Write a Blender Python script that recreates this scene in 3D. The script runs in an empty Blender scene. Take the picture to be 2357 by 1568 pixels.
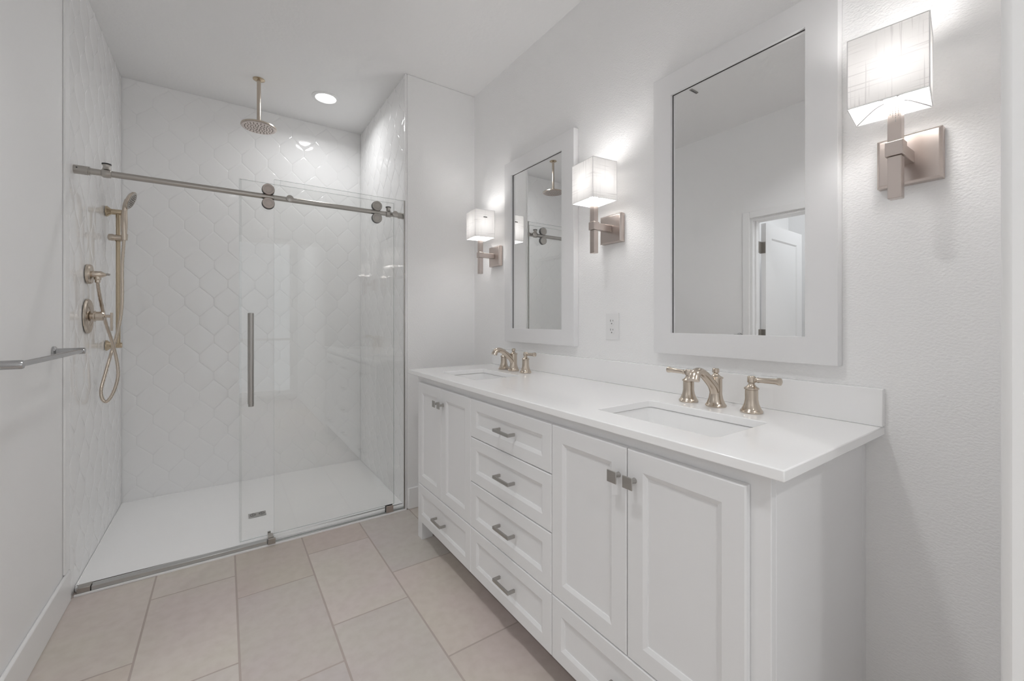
import bpy, bmesh, math, random
from mathutils import Vector, Matrix
random.seed(7)
C = bpy.context.scene.collection
S = bpy.context.scene

# ------------------------------------------------------------------ camera
CAMH = 1.19
cam_d = bpy.data.cameras.new('camera'); cam = bpy.data.objects.new('camera', cam_d); C.objects.link(cam)
cam_d.sensor_width = 36.0; cam_d.lens = 966/2357*36
cam_d.shift_y = -(784-737)/2357
cam_d.clip_start = 0.02
cam.location = (0, 0, CAMH); cam.rotation_euler = (math.pi/2, 0, -0.60044)
S.camera = cam
# ------------------------------------------------------------------ view + world + lights
S.view_settings.view_transform = 'Standard'; S.view_settings.look = 'None'
S.view_settings.gamma = 1; S.view_settings.use_curve_mapping = False
S.view_settings.exposure = 0.83
S.cycles.diffuse_bounces = 12; S.cycles.max_bounces = 16; S.cycles.transparent_max_bounces = 24
w = bpy.data.worlds.new('sky'); S.world = w; w.use_nodes = True
bg = w.node_tree.nodes['Background']; bg.inputs[0].default_value = (0.93, 0.97, 1, 1); bg.inputs[1].default_value = 0.4

def area(name, loc, rot, sx, sy, power, col=(1, 1, 1), shape='RECTANGLE', spread=None):
    d = bpy.data.lights.new(name, 'AREA'); d.shape = shape; d.size = sx
    if shape == 'RECTANGLE': d.size_y = sy
    d.energy = power; d.color = col
    if spread: d.spread = spread
    o = bpy.data.objects.new(name, d); C.objects.link(o); o.location = loc; o.rotation_euler = rot
    return o
PW = dict(window=2.0, can=5.0, shower=1.85, hall=5.0, bulb=22)
area('window_fill', (0.185, -2.125, 1.33), (math.pi/2, 0, 0), 1.36, 2.5, PW['window'], (0.925, 0.965, 1.0))  # area lamp outside the enlarged window, added as frontal fill
FILL_CANS = [(0.17, -1.0), (0.12, 0.86)]  # added ceiling lamps out of view, brightening counter and floor
for (x, y), k in zip(FILL_CANS, (1.0, 0.6)):
    area('added_ceiling_lamp', (x, y, 2.722), (0, 0, 0), 0.13, 0, PW['can']*k, (0.99, 0.995, 1.0), 'DISK', math.radians(125))
area('shower_lamp', (0.582, 3.146, 2.722), (0, 0, 0), 0.12, 0, PW['shower'], (0.99, 0.995, 1.0), 'DISK', math.radians(160))
area('hall_fill', (-1.45, 0.9, 2.70), (0, 0, 0), 0.4, 0.4, PW['hall'], (0.94, 0.97, 1.0))  # unseen lamp added to brighten the hall and the doorway

# ------------------------------------------------------------------ materials
def lin(c):
    def f(v):
        v /= 255.0
        return v/12.92 if v <= 0.04045 else ((v+0.055)/1.055)**2.4
    return (f(c[0]), f(c[1]), f(c[2]), 1)
def newmat(name):
    m = bpy.data.materials.new(name); m.use_nodes = True
    nt = m.node_tree; return m, nt, nt.nodes['Principled BSDF']
def mat(name, col, rough=0.5, metal=0.0, spec=0.5, bump=None, aniso=None, noise_rough=None):
    m, nt, p = newmat(name)
    p.inputs['Base Color'].default_value = (*col[:3], 1); p.inputs['Roughness'].default_value = rough
    p.inputs['Metallic'].default_value = metal; p.inputs['Specular IOR Level'].default_value = spec
    if bump:                                        # (scale, strength, distance, stretch)
        tc = nt.nodes.new('ShaderNodeTexCoord'); mp = nt.nodes.new('ShaderNodeMapping'); n = nt.nodes.new('ShaderNodeTexNoise')
        b = nt.nodes.new('ShaderNodeBump')
        nt.links.new(tc.outputs['Object'], mp.inputs[0]); nt.links.new(mp.outputs[0], n.inputs['Vector'])
        mp.inputs['Scale'].default_value = bump[3]; n.inputs['Scale'].default_value = bump[0]; n.inputs['Detail'].default_value = 3
        nt.links.new(n.outputs[0], b.inputs['Height']); b.inputs['Strength'].default_value = bump[1]; b.inputs['Distance'].default_value = bump[2]
        nt.links.new(b.outputs[0], p.inputs['Normal'])
    return m
M = {}
M['wall'] = mat('wall_paint', (0.90, 0.90, 0.90), 0.6, bump=(140, 0.6, 0.0028, (1, 1, 1.5)), spec=0.3)
M['wall_smooth'] = mat('wall_paint_smooth', (0.90, 0.90, 0.90), 0.6, bump=(60, 0.12, 0.003, (1, 1, 1.2)), spec=0.3)
M['ceil'] = mat('ceiling_paint', (0.86, 0.86, 0.86), 0.8, bump=(45, 0.3, 0.005, (1, 1, 1)), spec=0.2)
M['trim'] = mat('trim_paint', (0.89, 0.89, 0.89), 0.35)
M['cab'] = mat('cabinet_paint', (0.81, 0.81, 0.815), 0.38)
M['counter'] = mat('white_quartz', (0.93, 0.93, 0.93), 0.12)
M['porcelain'] = mat('porcelain', (0.89, 0.89, 0.89), 0.06)
M['tile'] = mat('glazed_tile', (0.89, 0.89, 0.89), 0.035)
M['grout_w'] = mat('white_grout', (0.84, 0.84, 0.84), 0.8)
M['pan'] = mat('shower_pan_acrylic', (0.97, 0.97, 0.97), 0.35, bump=(14, 0.35, 0.004, (0.35, 6, 1)))
M['plastic'] = mat('white_plastic', (0.84, 0.84, 0.84), 0.3)
M['dark'] = mat('shade_dark', (0.03, 0.028, 0.026), 0.6)
M['slot'] = mat('slot_grey', (0.16, 0.16, 0.16), 0.6)
M['mirror'] = mat('mirror_silver', (0.92, 0.925, 0.925), 0.0, 1.0)
M['champagne'] = mat('champagne_nickel', (0.62, 0.545, 0.465), 0.22, 1.0, bump=(300, 0.04, 0.001, (1, 1, 0.02)))
M['gold'] = mat('brushed_bronze_nickel', (0.56, 0.465, 0.34), 0.24, 1.0)
M['nickel'] = mat('brushed_nickel', (0.47, 0.445, 0.415), 0.28, 1.0, bump=(260, 0.05, 0.001, (0.03, 1, 1)))
M['nickel_w'] = mat('warm_nickel', (0.56, 0.495, 0.46), 0.28, 1.0)
M['nickel_d'] = mat('pull_nickel', (0.46, 0.445, 0.425), 0.34, 1.0)
M['track'] = mat('track_metal', (0.56, 0.56, 0.55), 0.32, 1.0)
M['chrome'] = mat('towel_chrome', (0.48, 0.48, 0.485), 0.2, 1.0)
M['grate'] = mat('drain_steel', (0.5, 0.49, 0.48), 0.35, 1.0)
M['black_seal'] = mat('black_rubber', (0.02, 0.02, 0.02), 0.5)
M['nozzle'] = mat('nozzle_rubber', (0.14, 0.12, 0.09), 0.6)
M['grout'] = mat('floor_grout', lin((180, 168, 161)), 0.85)

def floor_mat():
    m, nt, p = newmat('floor_tile_stone')
    tc = nt.nodes.new('ShaderNodeTexCoord')
    n1 = nt.nodes.new('ShaderNodeTexNoise'); n1.inputs['Scale'].default_value = 2.6; n1.inputs['Detail'].default_value = 3
    n2 = nt.nodes.new('ShaderNodeTexNoise'); n2.inputs['Scale'].default_value = 26; n2.inputs['Detail'].default_value = 4
    at = nt.nodes.new('ShaderNodeAttribute'); at.attribute_name = 'tint'
    for n in (n1, n2): nt.links.new(tc.outputs['Object'], n.inputs['Vector'])
    r1 = nt.nodes.new('ShaderNodeValToRGB'); r1.color_ramp.elements[0].position = 0.38; r1.color_ramp.elements[1].position = 0.62
    r1.color_ramp.elements[0].color = lin((209, 198, 193)); r1.color_ramp.elements[1].color = lin((208, 201, 191))
    r2 = nt.nodes.new('ShaderNodeValToRGB'); r2.color_ramp.elements[0].position = 0.3; r2.color_ramp.elements[1].position = 0.62
    r2.color_ramp.elements[0].color = (0.93, 0.92, 0.91, 1); r2.color_ramp.elements[1].color = (1, 1, 1, 1)
    nt.links.new(n1.outputs[0], r1.inputs[0]); nt.links.new(n2.outputs[0], r2.inputs[0])
    mx = nt.nodes.new('ShaderNodeMix'); mx.data_type = 'RGBA'; mx.blend_type = 'MULTIPLY'; mx.inputs[0].default_value = 1
    nt.links.new(r1.outputs[0], mx.inputs[6]); nt.links.new(r2.outputs[0], mx.inputs[7])
    mx2 = nt.nodes.new('ShaderNodeMix'); mx2.data_type = 'RGBA'; mx2.blend_type = 'MULTIPLY'; mx2.inputs[0].default_value = 1
    nt.links.new(mx.outputs[2], mx2.inputs[6]); nt.links.new(at.outputs['Color'], mx2.inputs[7])
    nt.links.new(mx2.outputs[2], p.inputs['Base Color']); p.inputs['Roughness'].default_value = 0.42
    return m
M['floor'] = floor_mat()

def glass_mat(name, tint, extra=0.0):
    m = bpy.data.materials.new(name); m.use_nodes = True; nt = m.node_tree; nt.nodes.clear()
    out = nt.nodes.new('ShaderNodeOutputMaterial'); t = nt.nodes.new('ShaderNodeBsdfTransparent'); g = nt.nodes.new('ShaderNodeBsdfGlossy')
    mix = nt.nodes.new('ShaderNodeMixShader')
    geo = nt.nodes.new('ShaderNodeNewGeometry'); dt = nt.nodes.new('ShaderNodeVectorMath'); dt.operation = 'DOT_PRODUCT'
    nt.links.new(geo.outputs['Incoming'], dt.inputs[0]); nt.links.new(geo.outputs['Normal'], dt.inputs[1])
    def mth(op, a, b):           # thin-pane reflectance: f0 + (1-f0)(1-|cos|)^5, the same from both sides
        n = nt.nodes.new('ShaderNodeMath'); n.operation = op
        for i, v in enumerate((a, b)):
            if v is None: continue
            if isinstance(v, (int, float)): n.inputs[i].default_value = v
            else: nt.links.new(v, n.inputs[i])
        return n.outputs[0]
    ac = mth('ABSOLUTE', dt.outputs['Value'], None); pw = mth('POWER', mth('SUBTRACT', 1.0, ac), 5.0); fac = mth('ADD', mth('MULTIPLY', pw, 0.955), 0.045)
    t.inputs[0].default_value = (*tint, 1); g.inputs['Roughness'].default_value = 0.0; g.inputs[0].default_value = (1, 1, 1, 1)
    nt.links.new(fac, mix.inputs[0]); nt.links.new(t.outputs[0], mix.inputs[1]); nt.links.new(g.outputs[0], mix.inputs[2])
    last = mix
    if extra:
        d = nt.nodes.new('ShaderNodeBsdfDiffuse'); d.inputs[0].default_value = (0.42, 0.47, 0.45, 1)
        m2 = nt.nodes.new('ShaderNodeMixShader'); m2.inputs[0].default_value = extra
        nt.links.new(mix.outputs[0], m2.inputs[1]); nt.links.new(d.outputs[0], m2.inputs[2]); last = m2
    nt.links.new(last.outputs[0], out.inputs[0]); return m
M['glass'] = glass_mat('shower_glass', (0.988, 0.990, 0.988))
M['glass_edge'] = glass_mat('shower_glass_edge', (0.80, 0.83, 0.82), 0.45)
M['seal'] = glass_mat('clear_seal', (0.97, 0.975, 0.975), 0.04)
M['pane'] = glass_mat('window_glass', (0.98, 0.98, 0.98))

def shade_mat():
    m = bpy.data.materials.new('linen_shade'); m.use_nodes = True; nt = m.node_tree; nt.nodes.clear()
    out = nt.nodes.new('ShaderNodeOutputMaterial'); d = nt.nodes.new('ShaderNodeBsdfDiffuse'); t = nt.nodes.new('ShaderNodeBsdfTranslucent')
    mix = nt.nodes.new('ShaderNodeMixShader'); mix.inputs[0].default_value = 0.062
    tc = nt.nodes.new('ShaderNodeTexCoord'); cols = []
    for sc in ((230, 230, 7), (6, 6, 260)):
        mp = nt.nodes.new('ShaderNodeMapping'); mp.inputs['Scale'].default_value = sc
        n = nt.nodes.new('ShaderNodeTexNoise'); n.inputs['Scale'].default_value = 1.0; n.inputs['Detail'].default_value = 3
        nt.links.new(tc.outputs['Object'], mp.inputs[0]); nt.links.new(mp.outputs[0], n.inputs['Vector'])
        r = nt.nodes.new('ShaderNodeValToRGB'); r.color_ramp.elements[0].position = 0.30; r.color_ramp.elements[1].position = 0.40
        r.color_ramp.elements[0].color = (0.74, 0.72, 0.71, 1); r.color_ramp.elements[1].color = (0.9, 0.885, 0.87, 1)
        nt.links.new(n.outputs[0], r.inputs[0]); cols.append(r)
    mx = nt.nodes.new('ShaderNodeMix'); mx.data_type = 'RGBA'; mx.blend_type = 'DARKEN'; mx.inputs[0].default_value = 1
    nt.links.new(cols[0].outputs[0], mx.inputs[6]); nt.links.new(cols[1].outputs[0], mx.inputs[7])
    nt.links.new(mx.outputs[2], d.inputs[0]); nt.links.new(mx.outputs[2], t.inputs[0])
    nt.links.new(d.outputs[0], mix.inputs[1]); nt.links.new(t.outputs[0], mix.inputs[2]); nt.links.new(mix.outputs[0], out.inputs[0])
    return m
M['shade'] = shade_mat()
def emit(name, col, s):
    m = bpy.data.materials.new(name); m.use_nodes = True; nt = m.node_tree; nt.nodes.clear()
    out = nt.nodes.new('ShaderNodeOutputMaterial'); e = nt.nodes.new('ShaderNodeEmission')
    e.inputs[0].default_value = (*col, 1); e.inputs[1].default_value = s; nt.links.new(e.outputs[0], out.inputs[0]); return m
M['lens'] = emit('lit_lens', (1, 0.99, 0.97), 3.0)
M['bulb'] = emit('lit_bulb', (1, 0.99, 0.985), PW['bulb'])

# ------------------------------------------------------------------ mesh helpers (world coordinates)
def BM(): return bmesh.new()
def box(bm, x0, x1, y0, y1, z0, z1, mi=0):
    v = [bm.verts.new(p) for p in ((x0,y0,z0),(x1,y0,z0),(x1,y1,z0),(x0,y1,z0),(x0,y0,z1),(x1,y0,z1),(x1,y1,z1),(x0,y1,z1))]
    fs = [bm.faces.new([v[i] for i in q]) for q in ((0,3,2,1),(4,5,6,7),(0,1,5,4),(1,2,6,5),(2,3,7,6),(3,0,4,7))]
    for f in fs: f.material_index = mi
    return fs
def frame_of(axis):
    a = Vector(axis).normalized(); u = Vector((0, 0, 1)) if abs(a.z) < 0.9 else Vector((1, 0, 0))
    s = a.cross(u).normalized(); t = s.cross(a).normalized(); return a, s, t
def lathe(bm, org, axis, prof, n=32, cap=True):
    """prof: list of (distance along axis, radius)"""
    a, s, t = frame_of(axis); o = Vector(org); rings = []
    for (d, r) in prof:
        if r < 1e-6: rings.append([bm.verts.new(o+a*d)])
        else: rings.append([bm.verts.new(o+a*d+(s*math.cos(2*math.pi*i/n)+t*math.sin(2*math.pi*i/n))*r) for i in range(n)])
    for A, B in zip(rings, rings[1:]):
        for i in range(n):
            j = (i+1) % n
            if len(A) == 1 and len(B) == 1: continue
            if len(A) == 1: bm.faces.new((A[0], B[i], B[j]))
            elif len(B) == 1: bm.faces.new((A[i], B[0], A[j]))
            else: bm.faces.new((A[i], B[i], B[j], A[j]))
    if cap:
        if len(rings[0]) > 1: bm.faces.new(rings[0])
        if len(rings[-1]) > 1: bm.faces.new(rings[-1][::-1])
def cyl(bm, p0, p1, r, n=24):
    d = Vector(p1)-Vector(p0); lathe(bm, p0, d, [(0, r), (d.length, r)], n)
def catmull(pts, k=8):
    P = [Vector(p) for p in pts]; P = [P[0]*2-P[1]]+P+[P[-1]*2-P[-2]]; out = []
    for i in range(1, len(P)-2):
        for j in range(k):
            t = j/k; a, b, c, d = P[i-1], P[i], P[i+1], P[i+2]
            out.append(0.5*((2*b)+(c-a)*t+(2*a-5*b+4*c-d)*t*t+(3*b-a-3*c+d)*t*t*t))
    out.append(P[-2].copy()); return out
def sweep(bm, pts, radii, n=16, squash=None):
    """tube along pts; radii scalar/list; squash=(side, up) scale lists or None"""
    pts = [Vector(p) for p in pts]; N = len(pts)
    if not isinstance(radii, (list, tuple)): radii = [radii]*N
    tan = [(pts[min(i+1, N-1)]-pts[max(i-1, 0)]).normalized() for i in range(N)]
    up = Vector((0, 1, 0)) if abs(tan[0].y) < 0.9 else Vector((0, 0, 1))
    s = tan[0].cross(up).normalized(); rings = []
    for i in range(N):
        s = (s-tan[i]*s.dot(tan[i])).normalized(); t = tan[i].cross(s)
        a, b = (1, 1) if squash is None else squash[i]
        rings.append([bm.verts.new(pts[i]+(s*math.cos(2*math.pi*k/n)*a+t*math.sin(2*math.pi*k/n)*b)*radii[i]) for k in range(n)])
    for A, B in zip(rings, rings[1:]):
        for k in range(n):
            j = (k+1) % n; bm.faces.new((A[k], A[j], B[j], B[k]))
    bm.faces.new(rings[0][::-1]); bm.faces.new(rings[-1])
def obj(name, bm, mats, parent=None, bevel=0, smooth=True, seg=2, kind=None, ang=32):
    bmesh.ops.recalc_face_normals(bm, faces=bm.faces[:])
    me = bpy.data.meshes.new(name); bm.to_mesh(me); bm.free()
    o = bpy.data.objects.new(name, me); C.objects.link(o)
    if not isinstance(mats, (list, tuple)): mats = [mats]
    for m in mats: me.materials.append(m)
    if parent:
        r = parent
        while r.parent: r = r.parent
        me.transform(Matrix.Translation(-Vector(r.location))); o.parent = parent
    if smooth:
        me.polygons.foreach_set('use_smooth', [True]*len(me.polygons)); me.set_sharp_from_angle(angle=math.radians(ang))
    if bevel:
        b = o.modifiers.new('bevel', 'BEVEL'); b.width = bevel; b.segments = seg; b.limit_method = 'ANGLE'; b.angle_limit = math.radians(40); b.harden_normals = False
        if smooth: pass
    if kind: o['kind'] = kind
    return o
def tag(o, label, cat, group=None):
    o['label'] = label; o['category'] = cat
    if group: o['group'] = group
    return o
def thing(name, label, cat, loc, group=None):
    o = bpy.data.objects.new(name, None); C.objects.link(o); o.location = loc; o.empty_display_size = 0.05
    return tag(o, label, cat, group)
def structE(name, loc):
    o = bpy.data.objects.new(name, None); C.objects.link(o); o.location = loc; o['kind'] = 'structure'; return o
def copy_tree(src, loc=None, label=None, parent=None):
    c = src.copy(); C.objects.link(c); c.parent = parent
    if parent is None and loc is not None: c.location = loc
    if label: c['label'] = label
    for ch in [x for x in C.objects if x.parent == src]: copy_tree(ch, parent=c)
    return c

# ------------------------------------------------------------------ room shell
XL, XR, YS, YB, H = -0.55, 1.43, 2.55, 3.61, 2.74
XSR = 0.938            # right side of the shower
XN, YN = 0.92, 0.102   # near corner of the wall beside the camera
YBK = -2.0
def struct(name, boxes, m, bevel=0):
    bm = BM()
    for b in boxes: box(bm, *b)
    return obj(name, bm, m, bevel=bevel, smooth=bool(bevel), kind='structure')
struct('ceiling', [(-2.0, 1.55, YBK-0.12, 3.75, H, H+0.1)], M['ceil'])
struct('wall_right', [(XR, XR+0.12, YN-0.1, YS, 0, H)], M['wall'])
struct('wall_near_right', [(XN, XR, YBK, YN, 0, H)], M['wall_smooth'], bevel=0.012)
struct('wall_nook', [(XSR+0.008, XR+0.12, YS, YB+0.1, 0, H)], M['wall'], bevel=0.006)
DY0, DY1, DZ = 0.82, 1.644, 1.975     # door opening in the left wall
struct('wall_left', [(XL-0.115, XL, DY1, YB, 0, H), (XL-0.115, XL, YBK, DY0, 0, H), (XL-0.115, XL, DY0, DY1, DZ, H)], M['wall_smooth'])
struct('wall_shower_back', [(XL-0.115, XSR+0.008, YB, YB+0.1, 0, H)], M['grout_w'])
WX0, WX1, WZ0, WZ1 = -0.50, 0.87, 0.08, 2.58
struct('wall_back', [(XL, WX0, YBK-0.12, YBK, 0, H), (WX1, XN, YBK-0.12, YBK, 0, H), (WX0, WX1, YBK-0.12, YBK, 0, WZ0), (WX0, WX1, YBK-0.12, YBK, WZ1, H)], M['wall_smooth'])
struct('shade_header', [(XL, XN, -0.25, 0.09, 2.05, H), (XL, -0.30, -0.25, 0.09, 0, 2.05)], M['wall_smooth'])  # unseen header and left return, added to shade the near right wall
struct('wall_hall_far', [(-2.0, -1.9, -0.6, 1.93, 0, H)], M['wall_smooth'])
struct('wall_hall_end', [(-2.0, XL-0.115, 1.93, 2.03, 0, H)], M['wall_smooth'])
struct('wall_hall_near', [(-2.0, XL-0.115, -0.7, -0.6, 0, H)], M['wall_smooth'])

# unseen window behind the camera, widened to add soft fill light
wn = structE('fill_window_1', (WX0, YBK-0.06, WZ0))
bm = BM()
for b in ((WX0, WX1, WZ0, WZ0+0.05), (WX0, WX1, WZ1-0.05, WZ1), (WX0, WX0+0.05, WZ0+0.05, WZ1-0.05), (WX1-0.05, WX1, WZ0+0.05, WZ1-0.05), (WX0+0.05, WX1-0.05, 0.88, 0.92), (0.07, 0.11, WZ0+0.05, 0.88), (0.07, 0.11, 0.92, WZ1-0.05)):
    box(bm, b[0], b[1], YBK-0.09, YBK-0.03, b[2], b[3])
obj('window_frame', bm, M['trim'], wn, bevel=0.003)
bm = BM(); box(bm, WX0+0.04, WX1-0.04, YBK-0.064, YBK-0.058, WZ0+0.04, WZ1-0.04); obj('window_pane', bm, M['pane'], wn, smooth=False)
bm = BM(); box(bm, WX0-0.04, WX1+0.04, YBK-0.03, YBK+0.03, WZ0-0.03, WZ0-0.002); obj('window_sill', bm, M['trim'], wn, bevel=0.004)

# floor: porcelain planks laid as real tiles with grout gaps
bm = BM(); box(bm, -2.0, XR, YBK, YB, -0.06, -0.0007); 
for f in bm.faces: f.material_index = 0
lay = bm.loops.layers.color.new('tint')
G = 0.0033
xs = [-2.09+0.3045*i for i in range(13)]; xs = [0.043+0.3045*(i-7) for i in range(13)]
off = {6: 1.945, 7: 2.137, 8: 2.342, 9: 1.95, 10: 2.14, 5: 2.14, 4: 2.34, 3: 1.95}
def tile_top(x0, x1, y0, y1, z):
    x0 = max(x0, -2.0); x1 = min(x1, XR); y0 = max(y0, YBK); y1 = min(y1, YS+0.02)
    if x1-x0 < 0.01 or y1-y0 < 0.01: return
    x0 += G; x1 -= G; y0 += G; y1 -= G; e = 0.0006
    lo = [bm.verts.new(p) for p in ((x0,y0,z-0.0011),(x1,y0,z-0.0011),(x1,y1,z-0.0011),(x0,y1,z-0.0011))]
    hi = [bm.verts.new(p) for p in ((x0+e,y0+e,z),(x1-e,y0+e,z),(x1-e,y1-e,z),(x0+e,y1-e,z))]
    k = random.uniform(0.955, 1.02); kk = random.uniform(-0.012, 0.012)
    fs = [bm.faces.new(hi)]+[bm.faces.new((lo[i], lo[(i+1)%4], hi[(i+1)%4], hi[i])) for i in range(4)]
    for f in fs:
        f.material_index = 1
        for l in f.loops: l[lay] = (k+kk, k, k-kk, 1)
for i, x in enumerate(xs):
    idx = 7+(i-7)
    o0 = {0: 2.342, 1: 2.137, 2: 1.945}[(i-8) % 3] if i not in (7, 8, 9) else None
    y00 = {6: 1.945, 7: 1.738, 8: 2.140, 9: 2.342, 10: 1.952}.get(i+1, [2.342, 2.14, 1.95][i % 3])
    y = y00-0.6*8
    while y < YS: tile_top(x, x+0.3045, y, y+0.6, 0.0); y += 0.6
obj('floor', bm, [M['grout'], M['floor']], smooth=False, kind='structure')

# baseboards
def baseboard(name, x0, x1, y0, y1, side):
    bm = BM(); h = 0.135
    box(bm, x0, x1, y0, y1, 0.0, h)
    return obj(name, bm, M['trim'], bevel=0.006, kind='structure')
baseboard('baseboard_left', XL+0.0005, XL+0.014, DY1+0.058, 2.523, 1)
baseboard('baseboard_nook', XSR+0.012, XR, YS-0.013, YS-0.0005, 1)
baseboard('baseboard_right', XR-0.013, XR-0.0005, YN+0.002, 0.33, 1)

# ------------------------------------------------------------------ shower tiles (real relief)
def clip(poly, a, b, c):            # keep a*x+b*y<=c
    out = []
    for i in range(len(poly)):
        p, q = poly[i], poly[(i+1) % len(poly)]; dp = a*p[0]+b*p[1]-c; dq = a*q[0]+b*q[1]-c
        if dp <= 0: out.append(p)
        if (dp < 0 < dq) or (dq < 0 < dp):
            t = dp/(dp-dq); out.append((p[0]+(q[0]-p[0])*t, p[1]+(q[1]-p[1])*t))
    return out
def area2(p): return 0.5*sum(p[i][0]*p[(i+1)%len(p)][1]-p[(i+1)%len(p)][0]*p[i][1] for i in range(len(p)))
def inset(poly, d):
    n = len(poly); out = []
    for i in range(n):
        p0, p1, p2 = Vector(poly[i-1]), Vector(poly[i]), Vector(poly[(i+1) % n])
        e1 = (p1-p0).normalized(); e2 = (p2-p1).normalized(); n1 = Vector((-e1.y, e1.x)); n2 = Vector((-e2.y, e2.x))
        den = 1+n1.dot(n2)
        if den < 0.15: return None
        out.append(tuple(p1+(n1+n2)*(d/den)))
    return out
def clean(poly):
    out = []
    for p in poly:
        if not out or (Vector(p)-Vector(out[-1])).length > 2e-3: out.append(p)
    if len(out) > 1 and (Vector(out[0])-Vector(out[-1])).length < 2e-3: out.pop()
    return out
def tile_wall(name, u0, u1, v0, v1, ph, to3, nrm, lv=((0.0006, 0.0002), (0.0015, 0.0007), (0.0040, 0.0012), (0.010, 0.0015), (0.022, 0.0018), (0.040, 0.0020))):
    bm = BM(); W, R, sd = 0.1634, 0.13, 0.052; rise = R-sd
    ring = [(0, sd/2+rise), (-W/2, sd/2), (-W/2, -sd/2), (0, -sd/2-rise), (W/2, -sd/2), (W/2, sd/2)]
    for r in range(-3, 24):
        cv = 2.487-R*r
        for k in range(-8, 12):
            cu = ph+W/2+W*k - (W/2 if r % 2 else 0)
            p = [(cu+a, cv+b) for a, b in ring]
            p = clip(p, 1, 0, u1)
            if p: p = clip(p, -1, 0, -u0)
            if p: p = clip(p, 0, 1, v1)
            if p: p = clip(p, 0, -1, -v0)
            p = clean(p) if p else p
            if not p or len(p) < 3 or abs(area2(p)) < 6e-4: continue
            if area2(p) < 0: p = p[::-1]
            rings = []
            for d, h in lv:
                q = inset(p, d)
                if q is None or area2(q) < 1e-4: break
                if rings and area2(q) > rings[-1][2]: break
                if any((Vector(q[(i+1) % len(q)])-Vector(q[i])).dot(Vector(p[(i+1) % len(p)])-Vector(p[i])) <= 1e-9 for i in range(len(p))): break
                rings.append((q, h, area2(q)))
            if not rings: continue
            vr = [[bm.verts.new(Vector(to3(*pt))+Vector(nrm)*h) for pt in q] for q, h, _ in rings]
            for A, B in zip(vr, vr[1:]):
                for i in range(len(A)): bm.faces.new((A[i], A[(i+1)%len(A)], B[(i+1)%len(A)], B[i]))
            bm.faces.new(vr[-1])
    bb = [to3(u0, v0), to3(u1, v0), to3(u1, v1), to3(u0, v1)]
    bs = [bm.verts.new(Vector(p)+Vector(nrm)*0.0001) for p in bb]; f = bm.faces.new(bs); f.material_index = 1
    me = bpy.data.meshes.new(name); 
    # orient everything to the shower side
    bm.normal_update()
    for f in bm.faces:
        if f.normal.dot(Vector(nrm)) < 0: f.normal_flip()
    bm.to_mesh(me); bm.free(); me.materials.append(M['tile']); me.materials.append(M['grout_w'])
    me.polygons.foreach_set('use_smooth', [True]*len(me.polygons)); me.set_sharp_from_angle(angle=math.radians(60))
    o = bpy.data.objects.new(name, me); C.objects.link(o); o['kind'] = 'structure'; return o
YT = 2.525
bm = BM(); box(bm, XL+0.0005, XL+0.007, YT, YB, 0.0, H); obj('wall_shower_left_backer', bm, M['grout_w'], smooth=False, kind='structure')
tile_wall('wall_shower_back_tile', XL+0.012, XSR-0.002, 0.01, H-0.0005, 0.019, lambda u, v: (u, YB-0.0005, v), (0, -1, 0))
tile_wall('wall_shower_left_tile', YT+0.002, YB-0.005, 0.01, H-0.0005, 2.60, lambda u, v: (XL+0.0072, u, v), (1, 0, 0), ((0.0005, 0.0002), (0.0012, 0.0007), (0.0028, 0.0009), (0.010, 0.0012), (0.022, 0.0015), (0.040, 0.0017)))
bm = BM(); box(bm, XSR, XSR+0.0078, YS+0.012, YB, 0.0, H); obj('wall_shower_right_backer', bm, M['grout_w'], smooth=False, kind='structure')
tile_wall('wall_shower_right_tile', YS+0.014, YB-0.005, 0.01, H-0.0005, 2.585, lambda u, v: (XSR-0.0002, u, v), (-1, 0, 0))
bm = BM(); box(bm, XL+0.0005, XL+0.009, 2.468, YT-0.001, 0.137, H); obj('trim_1', bm, M['trim'], bevel=0.002, kind='structure')
bm = BM(); box(bm, XSR-0.004, XSR+0.0075, YS-0.001, YS+0.011, 0.0, H); obj('trim_2', bm, M['trim'], bevel=0.003, kind='structure')

# ------------------------------------------------------------------ shower pan, drain, track
pan = thing('shower_pan', 'white textured shower pan behind the glass panels', 'shower pan', (0.2, 3.1, 0))
bm = BM(); nx, ny = 24, 18; px0, px1, py0, py1 = XL+0.0097, XSR-0.0024, 2.60, YB-0.0027
def pz(x, y):
    d = math.hypot((x-0.165)/0.75, (y-2.965)/0.5); return 0.010+0.014*min(1, d)
DR = (0.118, 0.208, 2.935, 2.995)
gv = {}
gx = sorted(set([px0+(px1-px0)*i/nx for i in range(nx+1)])); gy = sorted(set([py0+(py1-py0)*i/ny for i in range(ny+1)]))
for i, x in enumerate(gx):
    for j, y in enumerate(gy): gv[i, j] = bm.verts.new((x, y, pz(x, y)))
for i in range(nx):
    for j in range(ny): bm.faces.new((gv[i, j], gv[i+1, j], gv[i+1, j+1], gv[i, j+1]))
obj('pan_floor', bm, M['pan'], pan)
bm = BM(); box(bm, px0, px1, 2.5885, 2.60, 0.0, 0.0225); box(bm, 0.224, px1, 2.5705, 2.5885, 0.0, 0.0225); obj('front_lip', bm, M['counter'], pan, bevel=0.004)
bm = BM()
box(bm, px1-0.005, px1, 2.60, py1, 0.0, 0.0262); box(bm, px0, px0+0.005, 2.60, py1, 0.0, 0.0262); box(bm, px0+0.005, px1-0.005, py1-0.005, py1, 0.0, 0.0262)
obj('pan_upstand', bm, M['pan'], pan, bevel=0.001)

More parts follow.
